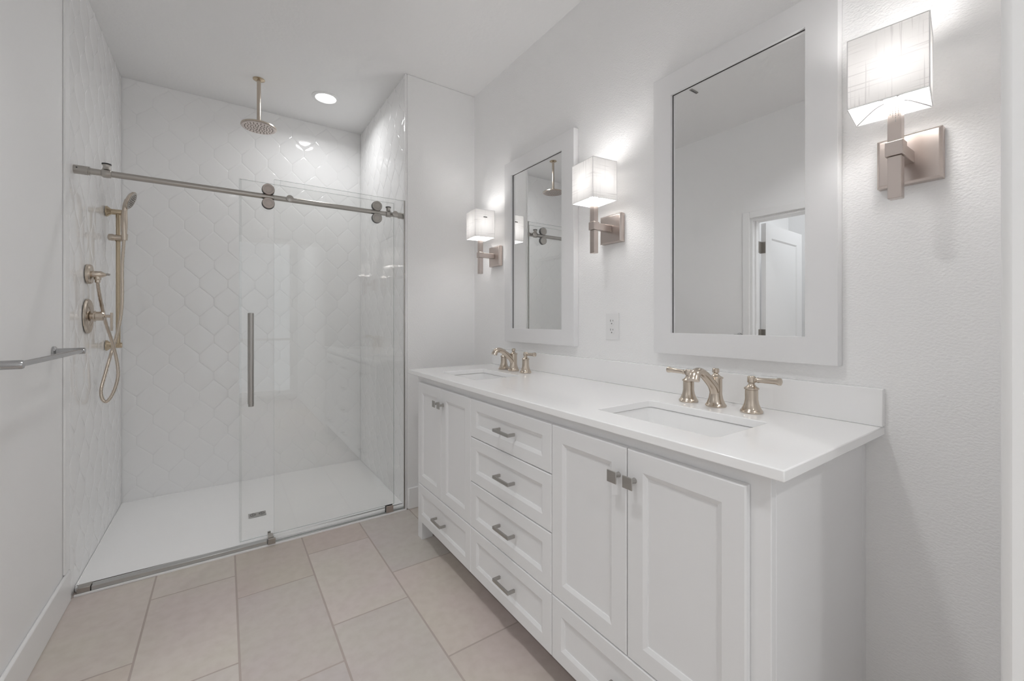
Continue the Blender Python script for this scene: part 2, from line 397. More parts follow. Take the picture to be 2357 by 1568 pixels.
dr = thing('shower_drain', 'small rectangular steel drain grate in the white shower pan', 'drain', (0.163, 2.965, 0.012))
zt = 0.0165
bm = BM(); box(bm, DR[0], DR[1], DR[2], DR[3], 0.0135, zt); obj('grate', bm, M['grate'], dr, bevel=0.001)
for sx in (-1, 1):
    for k, rr in enumerate((0.010, 0.018, 0.026)):
        pts = []
        for i in range(9):
            a = math.radians(-58+116*i/8); pts.append((0.163+sx*rr*1.42*math.cos(a), 2.965+rr*0.98*math.sin(a), zt+0.0004))
        bm = BM(); sweep(bm, pts, 0.0016, 6); obj('grate_slot', bm, M['slot'], dr)

bm = BM(); box(bm, XL+0.016, XSR+0.004, YS-0.006, YS+0.0025, -0.001, 0.008)
tag(obj('threshold_strip', bm, M['trim'], bevel=0.0015), 'thin white edging strip between floor tiles and metal shower track', 'threshold')
tr = thing('shower_door_track', 'brushed metal bottom track of the sliding shower door', 'track', (0.2, 2.57, 0.0))
bm = BM(); box(bm, -0.482, 0.186, 2.5535, 2.5535+0.034, 0.0005, 0.0255); box(bm, 0.186, 0.930, 2.5535, 2.5700, 0.0005, 0.012)
obj('channel', bm, M['track'], tr, bevel=0.0015)
bm = BM(); box(bm, -0.528, -0.484, 2.5528, 2.594, 0.0005, 0.029); obj('end_block', bm, M['nickel'], tr, bevel=0.002)

# ------------------------------------------------------------------ rail, sliding door, fixed panel
RY, RZ = 2.583, 1.848
rail = thing('shower_rail', 'long horizontal brushed nickel rail across the shower opening', 'rail', (0.2, RY, RZ))
bm = BM(); cyl(bm, (-0.50, RY, RZ), (0.90, RY, RZ), 0.0138, 32); obj('bar', bm, M['nickel'], rail)
for (a, b) in ((-0.541, -0.490), (XSR-0.0055, 0.900)):
    bm = BM(); s = 1 if b > a else -1; L = abs(b-a)
    lathe(bm, (a, RY, RZ), (s, 0, 0), [(0, 0.019), (L-0.006, 0.019), (L-0.005, 0.0175), (L-0.003, 0.0175), (L-0.002, 0.019), (L, 0.0185)], 32)
    e = obj('end_bracket', bm, M['nickel'], rail, ang=50)
    bm = BM(); cyl(bm, (a+s*0.012, RY-0.0192, RZ+0.004), (a+s*0.012, RY-0.018, RZ+0.004), 0.0028, 12); obj('set_screw', bm, M['black_seal'], e)
for x in (-0.437, 0.838):
    bm = BM(); lathe(bm, (x-0.017, RY, RZ), (1, 0, 0), [(0, 0.0145), (0.004, 0.019), (0.030, 0.019), (0.034, 0.0145)], 28)
    lathe(bm, (x, RY, RZ+0.016), (0, 0, 1), [(0, 0.015), (0.010, 0.013), (0.014, 0.012), (0.022, 0.015)], 24)
    e = obj('door_stop', bm, M['nickel'], rail, ang=50)
    bm = BM(); lathe(bm, (x, RY, RZ+0.0385), (0, 0, 1), [(0, 0.0165), (0.005, 0.0165)], 24); obj('rubber_bumper', bm, M['black_seal'], e)

def pane(name, x0, x1, y0, y1, z0, z1, parent):
    bm = BM(); fs = box(bm, x0, x1, y0, y1, z0, z1)
    for f in fs:
        f.material_index = 0 if abs(f.calc_center_median().y-y0) < 1e-5 or abs(f.calc_center_median().y-y1) < 1e-5 else 1
    return obj(name, bm, [M['glass'], M['glass_edge']], parent, smooth=False)
sd = thing('sliding_shower_door', 'frameless sliding glass shower door with vertical bar handle and round rollers', 'shower door', (0.47, 2.607, 0.03))
pane('glass_panel', 0.066, 0.880, 2.603, 2.611, 0.032, 1.926, sd)
for x in (0.192, 0.766):
    for s in (1, -1):
        z = RZ+s*0.0365; bm = BM()
        lathe(bm, (x, 2.562, z), (0, 1, 0), [(0, 0.0), (0.0, 0.012), (0.0006, 0.013), (0.0006, 0.0165), (0, 0.0175), (0.0, 0.026), (0.002, 0.0285), (0.011, 0.0285)], 40)
        e = obj('roller', bm, M['nickel_w'] if x < 0.3 else M['nickel'], sd, ang=12)
        bm = BM(); lathe(bm, (x, 2.573, z), (0, 1, 0), [(0, 0.030), (0.016, 0.030), (0.018, 0.024)], 40); obj('wheel', bm, M['black_seal'], e)
        bm = BM(); lathe(bm, (x, 2.5623, z), (0, 1, 0), [(0, 0.0195), (-0.0012, 0.0190), (-0.0012, 0.0178), (0, 0.0173)], 40, cap=False); obj('cap_ring', bm, M['nickel_d'], e)
        bm = BM(); cyl(bm, (x, 2.590, z), (x, 2.616, z), 0.010, 20); obj('roller_axle', bm, M['nickel'], e)
for x0, x1 in ((0.0610, 0.0655), (0.8805, 0.8845)):
    bm = BM(); box(bm, x0, x1, 2.6005, 2.6135, 0.032, 1.926)
    if x0 < 0.1: box(bm, x1, x1+0.008, 2.6005, 2.6028, 0.032, 1.926)
    obj('edge_seal', bm, M['seal'], sd, smooth=False)
HX = 0.113
bm = BM(); lathe(bm, (HX, 2.560, 0.742), (0, 0, 1), [(0, 0.0115), (0.001, 0.0125), (0.484, 0.0125), (0.485, 0.0115)], 28)
hd = obj('handle', bm, M['nickel_d'], sd)
for z in (0.79, 1.18):
    bm = BM(); cyl(bm, (HX, 2.568, z), (HX, 2.640, z), 0.008, 16); obj('handle_post', bm, M['nickel_d'], hd)
bm = BM(); lathe(bm, (HX, 2.640, 0.742), (0, 0, 1), [(0, 0.0115), (0.485, 0.0115)], 24); obj('handle', bm, M['nickel_d'], sd)

fp = thing('fixed_glass_panel', 'fixed clear glass panel filling the right side of the shower opening', 'glass panel', (0.58, 2.555, 0.02))
pane('glass_panel', 0.217, XSR-0.006, 2.5535, 2.5615, 0.0125, 1.938, fp)
for x in (0.2915, 0.872):
    bm = BM(); lathe(bm, (x, 2.5460, RZ), (0, 1, 0), [(0, 0.0), (0.0, 0.004), (0.0008, 0.006), (0.0, 0.015), (0.0015, 0.0175), (0.0073, 0.0175)], 32)
    lathe(bm, (x, 2.5617, RZ), (0, 1, 0), [(0, 0.013), (0.012, 0.013)], 24)
    obj('panel_bolt', bm, M['nickel'], fp, ang=40)
bm = BM(); box(bm, 0.815, 0.858, 2.5455, 2.5530, 0.0105, 0.050)
obj('panel_clip', bm, M['nickel_w'], fp, bevel=0.001)
bm = BM(); box(bm, 0.813, 0.857, 2.5620, 2.5685, 0.0125, 0.051)
obj('clip_gasket', bm, M['black_seal'], fp, bevel=0.001)
bm = BM(); box(bm, XSR-0.0125, XSR-0.0060, 2.547, 2.5525, 0.0085, 1.938); obj('edge_channel', bm, M['nickel_d'], fp, bevel=0.0005)
gd = thing('door_guide', 'small metal floor guide block at the overlap of the glass panels', 'door guide', (0.205, 2.57, 0.0255))
bm = BM(); box(bm, 0.188, 0.222, 2.5385, 2.5505, 0.009, 0.038); box(bm, 0.190, 0.2145, 2.5520, 2.595, 0.0262, 0.044); box(bm, 0.192, 0.206, 2.590, 2.600, 0.028, 0.046); box(bm, 0.192, 0.206, 2.614, 2.624, 0.028, 0.046); box(bm, 0.192, 0.206, 2.596, 2.620, 0.0226, 0.0305)
obj('guide_block', bm, M['nickel'], gd, bevel=0.001)

# ------------------------------------------------------------------ shower fixtures
XW = XL+0.0116
rs = thing('rain_shower_head', 'round brushed rain shower head hanging from the ceiling on a straight arm', 'shower head', (0.182, 3.15, H))
bm = BM(); lathe(bm, (0.182, 3.15, H-0.0005), (0, 0, -1), [(0, 0.034), (0.003, 0.034), (0.008, 0.024), (0.010, 0.013)], 36); obj('ceiling_flange', bm, M['gold'], rs)
bm = BM(); cyl(bm, (0.182, 3.15, H-0.008), (0.182, 3.15, 2.455), 0.0115, 24)
lathe(bm, (0.182, 3.15, 2.475), (0, 0, -1), [(0, 0.0115), (0.002, 0.015), (0.016, 0.015), (0.020, 0.011), (0.030, 0.017)], 24); obj('shower_arm', bm, M['champagne'], rs)
bm = BM(); lathe(bm, (0.182, 3.15, 2.452), (0, 0, -1), [(0, 0.018), (0.006, 0.045), (0.010, 0.092), (0.013, 0.099), (0.020, 0.101), (0.023, 0.099)], 56)
hd = obj('head', bm, M['champagne'], rs)
bm = BM(); lathe(bm, (0.182, 3.15, 2.4285), (0, 0, -1), [(0, 0.098), (0.003, 0.094), (0.0035, 0.0)], 48); obj('spray_face', bm, M['nickel_w'], hd)
bm = BM()
for k, (rr, n) in enumerate(((0.014, 6), (0.030, 12), (0.046, 16), (0.062, 20), (0.078, 24))):
    for i in range(n):
        a = 2*math.pi*i/n+k*0.35; lathe(bm, (0.182+rr*math.cos(a), 3.15+rr*math.sin(a), 2.4256), (0, 0, -1), [(0, 0.0026), (0.0026, 0.0020)], 8)
obj('nozzles', bm, M['nozzle'], hd)

sb = thing('shower_slide_bar', 'vertical bronze-toned slide bar mounted on the left shower wall', 'slide bar', (XW, 3.166, 1.05))
BX, BY = -0.489, 3.166
bm = BM(); cyl(bm, (BX, BY, 1.05), (BX, BY, 1.79), 0.0098, 24); obj('bar', bm, M['gold'], sb)
for z in (1.05, 1.79):
    bm = BM(); lathe(bm, (XW, BY, z), (1, 0, 0), [(0, 0.029), (0.006, 0.029), (0.018, 0.018), (0.022, 0.0155), (0.060, 0.0155), (0.066, 0.0145)], 32); obj('wall_bracket', bm, M['gold'], sb, ang=30)
bm = BM(); lathe(bm, (-0.528, 3.145, 1.645), (1, 0, 0), [(0, 0.010), (0.004, 0.017), (0.018, 0.019), (0.028, 0.0165), (0.062, 0.0165), (0.066, 0.013)], 28)
lathe(bm, (BX, BY, 1.628), (0, 0, 1), [(0, 0.015), (0.034, 0.015)], 24); lathe(bm, (-0.455, 3.113, 1.630), (0, 0, 1), [(0, 0.0125), (0.034, 0.0150)], 24)
obj('slider', bm, M['champagne'], sb, ang=35)

hs = thing('hand_shower', 'handheld shower with metal hose looping down, docked on the slide bar', 'hand shower', (-0.455, 3.1, 1.66))
hp = catmull([(-0.456, 3.112, 1.66), (-0.456, 3.112, 1.72), (-0.456, 3.112, 1.77), (-0.450, 3.108, 1.815), (-0.438, 3.100, 1.850)], 6)
bm = BM(); N = len(hp); sweep(bm, hp, [0.0115+0.0035*math.sin(math.pi*min(1, i/(N*0.6)))+(0.004*max(0, (i-N*0.6)/(N*0.4))) for i in range(N)], 20); obj('handle', bm, M['champagne'], hs)
nrm = Vector((0.93, -0.07, -0.36)).normalized(); hc = Vector((-0.428, 3.095, 1.850))
bm = BM(); lathe(bm, hc-nrm*0.016, nrm, [(0, 0.0), (0.0, 0.020), (0.006, 0.040), (0.013, 0.049), (0.020, 0.051), (0.023, 0.0495)], 40); hh = obj('head', bm, M['champagne'], hs)
bm = BM(); lathe(bm, hc+nrm*0.0072, nrm, [(0, 0.047), (0.002, 0.044), (0.0022, 0.0)], 40); obj('spray_face', bm, M['nickel'], hh)
a_, s_, t_ = frame_of(nrm); bm = BM()
for k, (rr, n) in enumerate(((0.008, 5), (0.017, 10), (0.026, 14), (0.036, 18))):
    for i in range(n):
        a = 2*math.pi*i/n+0.3*k; lathe(bm, hc+nrm*0.0092+(s_*math.cos(a)+t_*math.sin(a))*rr, nrm, [(0, 0.0019), (0.002, 0.0014)], 8)
obj('nozzles', bm, M['nozzle'], hh)
bm = BM(); lathe(bm, (-0.456, 3.112, 1.632), (0, 0, 1), [(0, 0.009), (0.028, 0.0115)], 20)
hose = catmull([(-0.456, 3.112, 1.64), (-0.459, 3.110, 1.58), (-0.463, 3.105, 1.48), (-0.463, 3.10, 1.28), (-0.472, 3.07, 1.15), (-0.494, 3.03, 1.02), (-0.512, 2.98, 0.90), (-0.520, 2.95, 0.83), (-0.512, 2.94, 0.785), (-0.495, 2.94, 0.775), (-0.472, 2.945, 0.82), (-0.456, 2.95, 0.90), (-0.462, 2.95, 0.99), (-0.478, 2.93, 1.09), (-0.494, 2.885, 1.19), (-0.502, 2.82, 1.31), (-0.504, 2.789, 1.372)], 12)
bm2 = BM(); rr = [0.0072+0.0006*math.sin(i*2.2) for i in range(len(hose))]; sweep(bm2, hose, rr, 14); obj('hose', bm2, M['champagne'], hs, ang=60)
obj('hose_nut', bm, M['champagne'], hs)

vo = thing('hose_outlet', 'round wall outlet with small lever where the shower hose starts', 'wall outlet', (XW, 2.787, 1.409))
bm = BM(); lathe(bm, (XW, 2.787, 1.409), (1, 0, 0), [(0, 0.047), (0.010, 0.047), (0.016, 0.043), (0.018, 0.020)], 40); obj('escutcheon', bm, M['champagne'], vo)
bm = BM(); lathe(bm, (XW+0.014, 2.787, 1.409), (1, 0, 0), [(0, 0.0165), (0.033, 0.0165), (0.044, 0.010), (0.052, 0.006)], 28)
lathe(bm, (-0.503, 2.787, 1.404), (0, 0, -1), [(0, 0.013), (0.018, 0.013), (0.022, 0.010), (0.034, 0.010)], 24); obj('elbow', bm, M['champagne'], vo)
bm = BM(); sweep(bm, [(-0.478, 2.787, 1.409), (-0.468, 2.785, 1.412), (-0.459, 2.783, 1.409)], [0.005, 0.006, 0.004], 12); obj('lever', bm, M['nickel'], vo)

va = thing('shower_valve', 'large round shower valve with a flat lever below the hose outlet', 'shower valve', (XW, 2.787, 1.209))
bm = BM(); lathe(bm, (XW, 2.787, 1.209), (1, 0, 0), [(0, 0.083), (0.004, 0.083), (0.009, 0.078), (0.010, 0.055), (0.008, 0.048), (0.011, 0.038), (0.013, 0.022)], 56); obj('escutcheon', bm, M['champagne'], va)
bm = BM(); lathe(bm, (XW+0.010, 2.787, 1.209), (1, 0, 0), [(0, 0.015), (0.012, 0.015), (0.013, 0.026), (0.018, 0.026), (0.020, 0.022), (0.044, 0.022), (0.050, 0.018), (0.052, 0.007), (0.072, 0.007)], 36); obj('valve_body', bm, M['champagne'], va)
bm = BM(); box(bm, -0.458, -0.449, 2.778, 2.796, 1.138, 1.226); obj('lever', bm, M['champagne'], va, bevel=0.001)

# ------------------------------------------------------------------ recessed lights
def can(x, y, label):
    t = thing('recessed_light', label, 'ceiling light', (x, y, H), 'recessed ceiling lights')
    bm = BM(); lathe(bm, (x, y, H-0.0005), (0, 0, -1), [(0, 0.088), (0.003, 0.088), (0.007, 0.080), (0.007, 0.068), (0.001, 0.064)], 48, cap=False); obj('trim_ring', bm, M['plastic'], t)
    bm = BM(); lathe(bm, (x, y, H-0.002), (0, 0, -1), [(0, 0.066), (0.001, 0.0)], 48, cap=False); obj('lens', bm, M['lens'], t, smooth=False)
    return t
can(0.582, 3.146, 'round recessed ceiling light glowing above the shower')
can(*FILL_CANS[0], 'round recessed ceiling light added for fill in front of the tall window')
can(*FILL_CANS[1], 'round recessed ceiling light added for fill over the middle of the room')

# small ceiling vent seen in the large mirror
cv = thing('ceiling_vent', 'small dark slot vent on the ceiling seen in the large mirror', 'vent', (0.21, 1.645, H))
bm = BM(); box(bm, 0.170, 0.250, 1.637, 1.653, H-0.008, H-0.0005); obj('vent_frame', bm, M['nickel_d'], cv, bevel=0.001)
bm = BM(); box(bm, 0.176, 0.244, 1.641, 1.649, H-0.0088, H-0.006); obj('slot', bm, M['slot'], cv)

# ------------------------------------------------------------------ towel bar (left wall)
tb = thing('towel_bar', 'straight chrome towel bar on the left wall beside the shower', 'towel bar', (XL, 2.05, 1.072))
TX, TZ = -0.470, 1.067
bm = BM(); cyl(bm, (TX, 1.715, TZ), (TX, 2.362, TZ), 0.0085, 24); obj('bar', bm, M['chrome'], tb)
for y in (1.725, 2.350):
    bm = BM(); lathe(bm, (XL+0.0005, y, TZ), (1, 0, 0), [(0, 0.021), (0.006, 0.021), (0.009, 0.018), (0.011, 0.0125), (0.086, 0.0125), (0.090, 0.011)], 32)
    obj('post', bm, M['chrome'], tb, ang=35)

# ------------------------------------------------------------------ vanity
DXF, FX = 0.868, 0.886       # door fronts, carcass front
CY0, CY1 = 0.392, 2.215
van = thing('vanity_cabinet', 'long white shaker double vanity cabinet under the quartz countertop', 'cabinet', (1.15, 1.3, 0))
bm = BM()
box(bm, FX, FX+0.02, CY0, CY1, 0.112, 0.885); box(bm, FX+0.0202, 1.39, CY0, CY0+0.018, 0.112, 0.885); box(bm, FX+0.0202, 1.39, CY1-0.018, CY1, 0.112, 0.885)
box(bm, FX+0.0202, 1.39, CY0+0.0182, CY1-0.0182, 0.112, 0.130); box(bm, 1.3902, 1.402, CY0, CY1, 0.112, 0.885)
obj('body', bm, M['cab'], van, bevel=0.0015)
bm = BM(); box(bm, 1.408, 1.4295, CY0+0.004, CY1, 0.0, 0.885); obj('scribe_strip', bm, M['cab'], van, bevel=0.001)
bm = BM(); box(bm, 1.4021, 1.4079, CY0+0.012, CY1, 0.112, 0.885); obj('dark_gap_strip', bm, M['slot'], van, smooth=False)  # solid dark strip drawn in place of the shaded gap
for (x0, x1, y0, y1) in ((FX-0.004, 0.945, 2.150, 2.206), (FX-0.004, 0.945, 0.392, 0.448), (1.34, 1.40, 2.150, 2.206), (1.34, 1.40, 0.392, 0.448)):
    bm = BM(); box(bm, x0, x1, y0, y1, 0.0, 0.1118); obj('foot', bm, M['cab'], van, bevel=0.0015)
def front(name, y0, y1, z0, z1, fr=0.055):
    g = 0.0012; y0 += g; y1 -= g; z0 += g; z1 -= g; bm = BM(); xf = DXF; xb = FX-0.0012; dp = 0.0070; sl = 0.0115
    def rect(x, m): return [bm.verts.new((x, a, b)) for a, b in ((y0+m, z0+m), (y1-m, z0+m), (y1-m, z1-m), (y0+m, z1-m))]
    fr -= 0.005; R = [rect(xb, 0), rect(xf+0.003, 0), rect(xf, 0.003), rect(xf, fr), rect(xf+dp*0.7, fr+sl), rect(xf+dp, fr+sl+0.0004), rect(xf+dp+0.0003, fr+sl+0.0012)]
    for A, B in zip(R, R[1:]):
        for i in range(4): bm.faces.new((A[i], A[(i+1)%4], B[(i+1)%4], B[i]))
    bm.faces.new(R[-1]); bm.faces.new(R[0][::-1])
    return obj(name, bm, M['cab'], van, smooth=False)
ZT, Z1, Z2, Z3, ZB = 0.856, 0.692, 0.502, 0.309, 0.107
YA, YM1, YC, YD, YM2, YE = 2.172, 1.877, 1.581, 1.043, 0.737, 0.431
def knob(d, y, z):
    bm = BM(); box(bm, 0.838, 0.8415, y-0.016, y+0.016, z-0.016, z+0.016); 
    k = obj('knob', bm, M['nickel_d'], d, bevel=0.0025, seg=3)
    bm = BM(); lathe(bm, (0.8416, y, z), (1, 0, 0), [(0, 0.006), (0.014, 0.0055), (0.022, 0.0065), (0.0268, 0.0075)], 20)
    obj('knob_stem', bm, M['nickel_d'], k)
def pull(d, y, z):
    bm = BM(); L = 0.0525; h = 0.0055
    box(bm, 0.835, 0.842, y-L, y+L, z-h, z+h); box(bm, 0.842, 0.8678, y-L, y-L+0.008, z-h, z+h); box(bm, 0.842, 0.8678, y+L-0.008, y+L, z-h, z+h)
    obj('pull_handle', bm, M['nickel_d'], d, bevel=0.0006)
d = front('door', YM1, YA, Z3, ZT); knob(d, YM1+0.026, 0.781)
d = front('door', YC, YM1, Z3, ZT); knob(d, YM1-0.026, 0.781)
d = front('door', YM2, YD, Z3, ZT); knob(d, YM2+0.026, 0.778)
d = front('door', YE, YM2, Z3, ZT); knob(d, YM2-0.026, 0.778)
for a, b in ((Z1, ZT), (Z2, Z1), (Z3, Z2), (ZB, Z3)):
    d = front('drawer', YD, YC, a, b, 0.050); pull(d, 1.300, (a+b)/2)
d = front('drawer', YC, YA, ZB, Z3, 0.050); pull(d, 1.878, (ZB+Z3)/2)
d = front('drawer', YE, YD, ZB, Z3, 0.050); pull(d, 0.737, (ZB+Z3)/2)

# countertop with two sink cut-outs
CT, CB = 0.911, 0.888
CX0, CX1, CTY0, CTY1 = 0.855, 1.4295, 0.356, 2.29
SINKS = [(0.962, 1.222, 0.548, 0.934), (0.962, 1.222, 1.705, 2.075)]
def rrect(x0, x1, y0, y1, r, z, bm, n=5):
    out = []
    for cx, cy, a0 in ((x1-r, y1-r, 0), (x0+r, y1-r, 90), (x0+r, y0+r, 180), (x1-r, y0+r, 270)):
        for i in range(n+1):
            a = math.radians(a0+90*i/n); out.append(bm.verts.new((cx+r*math.cos(a), cy+r*math.sin(a), z)))
    return out
ct = thing('countertop', 'white quartz countertop with two sink cut-outs and a low backsplash', 'countertop', (1.14, 1.32, CB))
bm = BM()
def ctop(z):
    outer = [bm.verts.new(p) for p in ((CX0, CTY0, z), (CX1, CTY0, z), (CX1, CTY1, z), (CX0, CTY1, z))]
    loops = [outer]+[rrect(*s, 0.016, z, bm) for s in SINKS]
    es = []
    for L in loops:
        for i in range(len(L)): es.append(bm.edges.new((L[i], L[(i+1) % len(L)])))
    bmesh.ops.triangle_fill(bm, edges=es, use_beauty=True); return loops
A = ctop(CT); B = ctop(CB)
for la, lb in zip(A, B):
    for i in range(len(la)): bm.faces.new((la[i], la[(i+1)%len(la)], lb[(i+1)%len(la)], lb[i]))
obj('slab', bm, M['counter'], ct, bevel=0.0025, seg=2)
bm = BM(); box(bm, 1.410, CX1, CTY0, CTY1, CT+0.0003, 1.010); obj('backsplash', bm, M['counter'], ct, bevel=0.0015)

def sink(s, label):
    x0, x1, y0, y1 = s; cx, cy = (x0+x1)/2, (y0+y1)/2
    t = thing('sink_basin', label, 'sink', (cx, cy, CB-0.002))
    bm = BM(); zt = CB-0.0015
    def ring(g, z, r): return rrect(x0-g, x1+g, y0-g, y1+g, r, z, bm, 6)
    R = [ring(0.022, zt-0.012, 0.036), ring(0.022, zt, 0.036), ring(0.004, zt, 0.020), ring(0.001, zt-0.006, 0.018), ring(-0.006, zt-0.055, 0.022), ring(-0.012, zt-0.090, 0.028), ring(-0.024, zt-0.110, 0.034), ring(-0.045, zt-0.118, 0.040)]
    for P, Q in zip(R, R[1:]):
        n = len(P)
        for i in range(n): bm.faces.new((P[i], P[(i+1)%n], Q[(i+1)%n], Q[i]))
    bot = R[-1]; c = bm.verts.new((cx, cy, zt-0.124))
    for i in range(len(bot)): bm.faces.new((bot[i], bot[(i+1)%len(bot)], c))
    obj('basin', bm, M['porcelain'], t, ang=50)
    bm = BM(); lathe(bm, (cx, cy, zt-0.1225), (0, 0, 1), [(0, 0.026), (0.003, 0.024), (0.003, 0.018), (0.001, 0.016)], 28)
    obj('drain_ring', bm, M['champagne'], t)
    return t
sink(SINKS[0], 'rectangular undermount sink basin in the nearer part of the countertop, below the large near mirror')
sink(SINKS[1], 'rectangular undermount sink basin at the far end of the countertop, below the far mirror')

# faucets
def faucet(cx, cy, label, hy=(0.097, -0.112)):
    t = thing('faucet', label, 'faucet', (cx, cy, CT), 'widespread bathroom faucets')
    z = CT+0.0003
    bm = BM(); lathe(bm, (cx, cy, z), (0, 0, 1), [(0, 0.031), (0.004, 0.032), (0.007, 0.0305), (0.008, 0.029), (0.014, 0.026), (0.026, 0.0215), (0.040, 0.0192), (0.090, 0.0190), (0.0905, 0.0225), (0.094, 0.0225), (0.098, 0.014), (0.104, 0.0085), (0.108, 0.0065), (0.109, 0.0105), (0.120, 0.0105), (0.1225, 0.008)], 40)
    body = obj('spout_body', bm, M['champagne'], t, ang=40)
    path = catmull([(cx+0.002, cy, z+0.034), (cx-0.012, cy, z+0.062), (cx-0.036, cy, z+0.084), (cx-0.070, cy, z+0.108), (cx-0.096, cy, z+0.1175), (cx-0.116, cy, z+0.112), (cx-0.127, cy, z+0.094)], 6)
    N = len(path); sq = []; rad = []
    for i in range(N):
        u = i/(N-1); rad.append(0.0130+0.005*(1-u)**2+0.0045*u**3); sq.append((1.0-0.18*u, 1.0+0.35*max(0, u-0.5)))
    bm = BM(); sweep(bm, path, rad, 22, sq); obj('spout', bm, M['champagne'], body, ang=50)
    for dy in hy:
        s = 1 if dy > 0 else -1; y = cy+dy
        bm = BM(); lathe(bm, (cx, y, z), (0, 0, 1), [(0, 0.0305), (0.004, 0.0315), (0.007, 0.030), (0.008, 0.0285), (0.014, 0.0255), (0.026, 0.0205), (0.040, 0.0180), (0.068, 0.0178), (0.069, 0.0165), (0.070, 0.0165), (0.0705, 0.0205), (0.074, 0.0205), (0.079, 0.013), (0.085, 0.009), (0.088, 0.0085)], 36)
        h = obj('handle_base', bm, M['champagne'], t, ang=40)
        bm = BM(); lathe(bm, (cx, y, z+0.0885), (0, 0, 1), [(0, 0.009), (0.002, 0.0115), (0.018, 0.0115), (0.021, 0.009)], 28)
        lathe(bm, (cx, y+s*0.010, z+0.0985), (0, s, 0.04), [(0, 0.0075), (0.006, 0.0068), (0.009, 0.0084), (0.013, 0.0072), (0.040, 0.0080), (0.060, 0.0090), (0.066, 0.0110), (0.071, 0.0107), (0.0735, 0.006)], 24)
        obj('lever', bm, M['champagne'], h, ang=40)
    return t
fa = faucet(1.315, 0.750, 'champagne nickel faucet with two lever handles at the near sink')
copy_tree(fa, (1.315, 1.905, CT), 'champagne nickel faucet with two lever handles at the far sink, below the far mirror')

# ------------------------------------------------------------------ mirrors
def framed_mirror(oy0, oy1, iy0, iy1, label):
    t = thing('wall_mirror', label, 'mirror', (XR, (oy0+oy1)/2, 1.06), 'white framed vanity mirrors')
    oz0, oz1, iz0, iz1 = 1.062, 2.128, 1.141, 2.047
    bm = BM(); xf, xb = 1.398, 1.4292
    def rect(x, a0, a1, b0, b1): return [bm.verts.new((x, a, b)) for a, b in ((a0, b0), (a1, b0), (a1, b1), (a0, b1))]
    R = [rect(xb, oy0, oy1, oz0, oz1), rect(xf, oy0, oy1, oz0, oz1), rect(xf, iy0, iy1, iz0, iz1), rect(1.4125, iy0, iy1, iz0, iz1)]
    for P, Q in zip(R, R[1:]):
        for i in range(4): bm.faces.new((P[i], P[(i+1)%4], Q[(i+1)%4], Q[i]))
    obj('frame', bm, M['cab'], t, bevel=0.0012)
    bm = BM(); box(bm, 1.4125, 1.414, iy0-0.004, iy1+0.004, iz0-0.004, iz1+0.004); obj('mirror_glass', bm, M['mirror'], t, smooth=False)
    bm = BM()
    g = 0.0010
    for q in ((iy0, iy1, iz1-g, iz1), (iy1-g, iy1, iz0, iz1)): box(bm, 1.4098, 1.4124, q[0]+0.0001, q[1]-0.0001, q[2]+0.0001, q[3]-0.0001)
    obj('painted_shadow_gap', bm, M['dark'], t, smooth=False)  # dark strips painting the shade along the frame's inner edges
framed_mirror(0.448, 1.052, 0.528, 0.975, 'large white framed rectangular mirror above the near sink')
framed_mirror(1.512, 2.122, 1.602, 2.052, 'white framed rectangular mirror above the far sink')

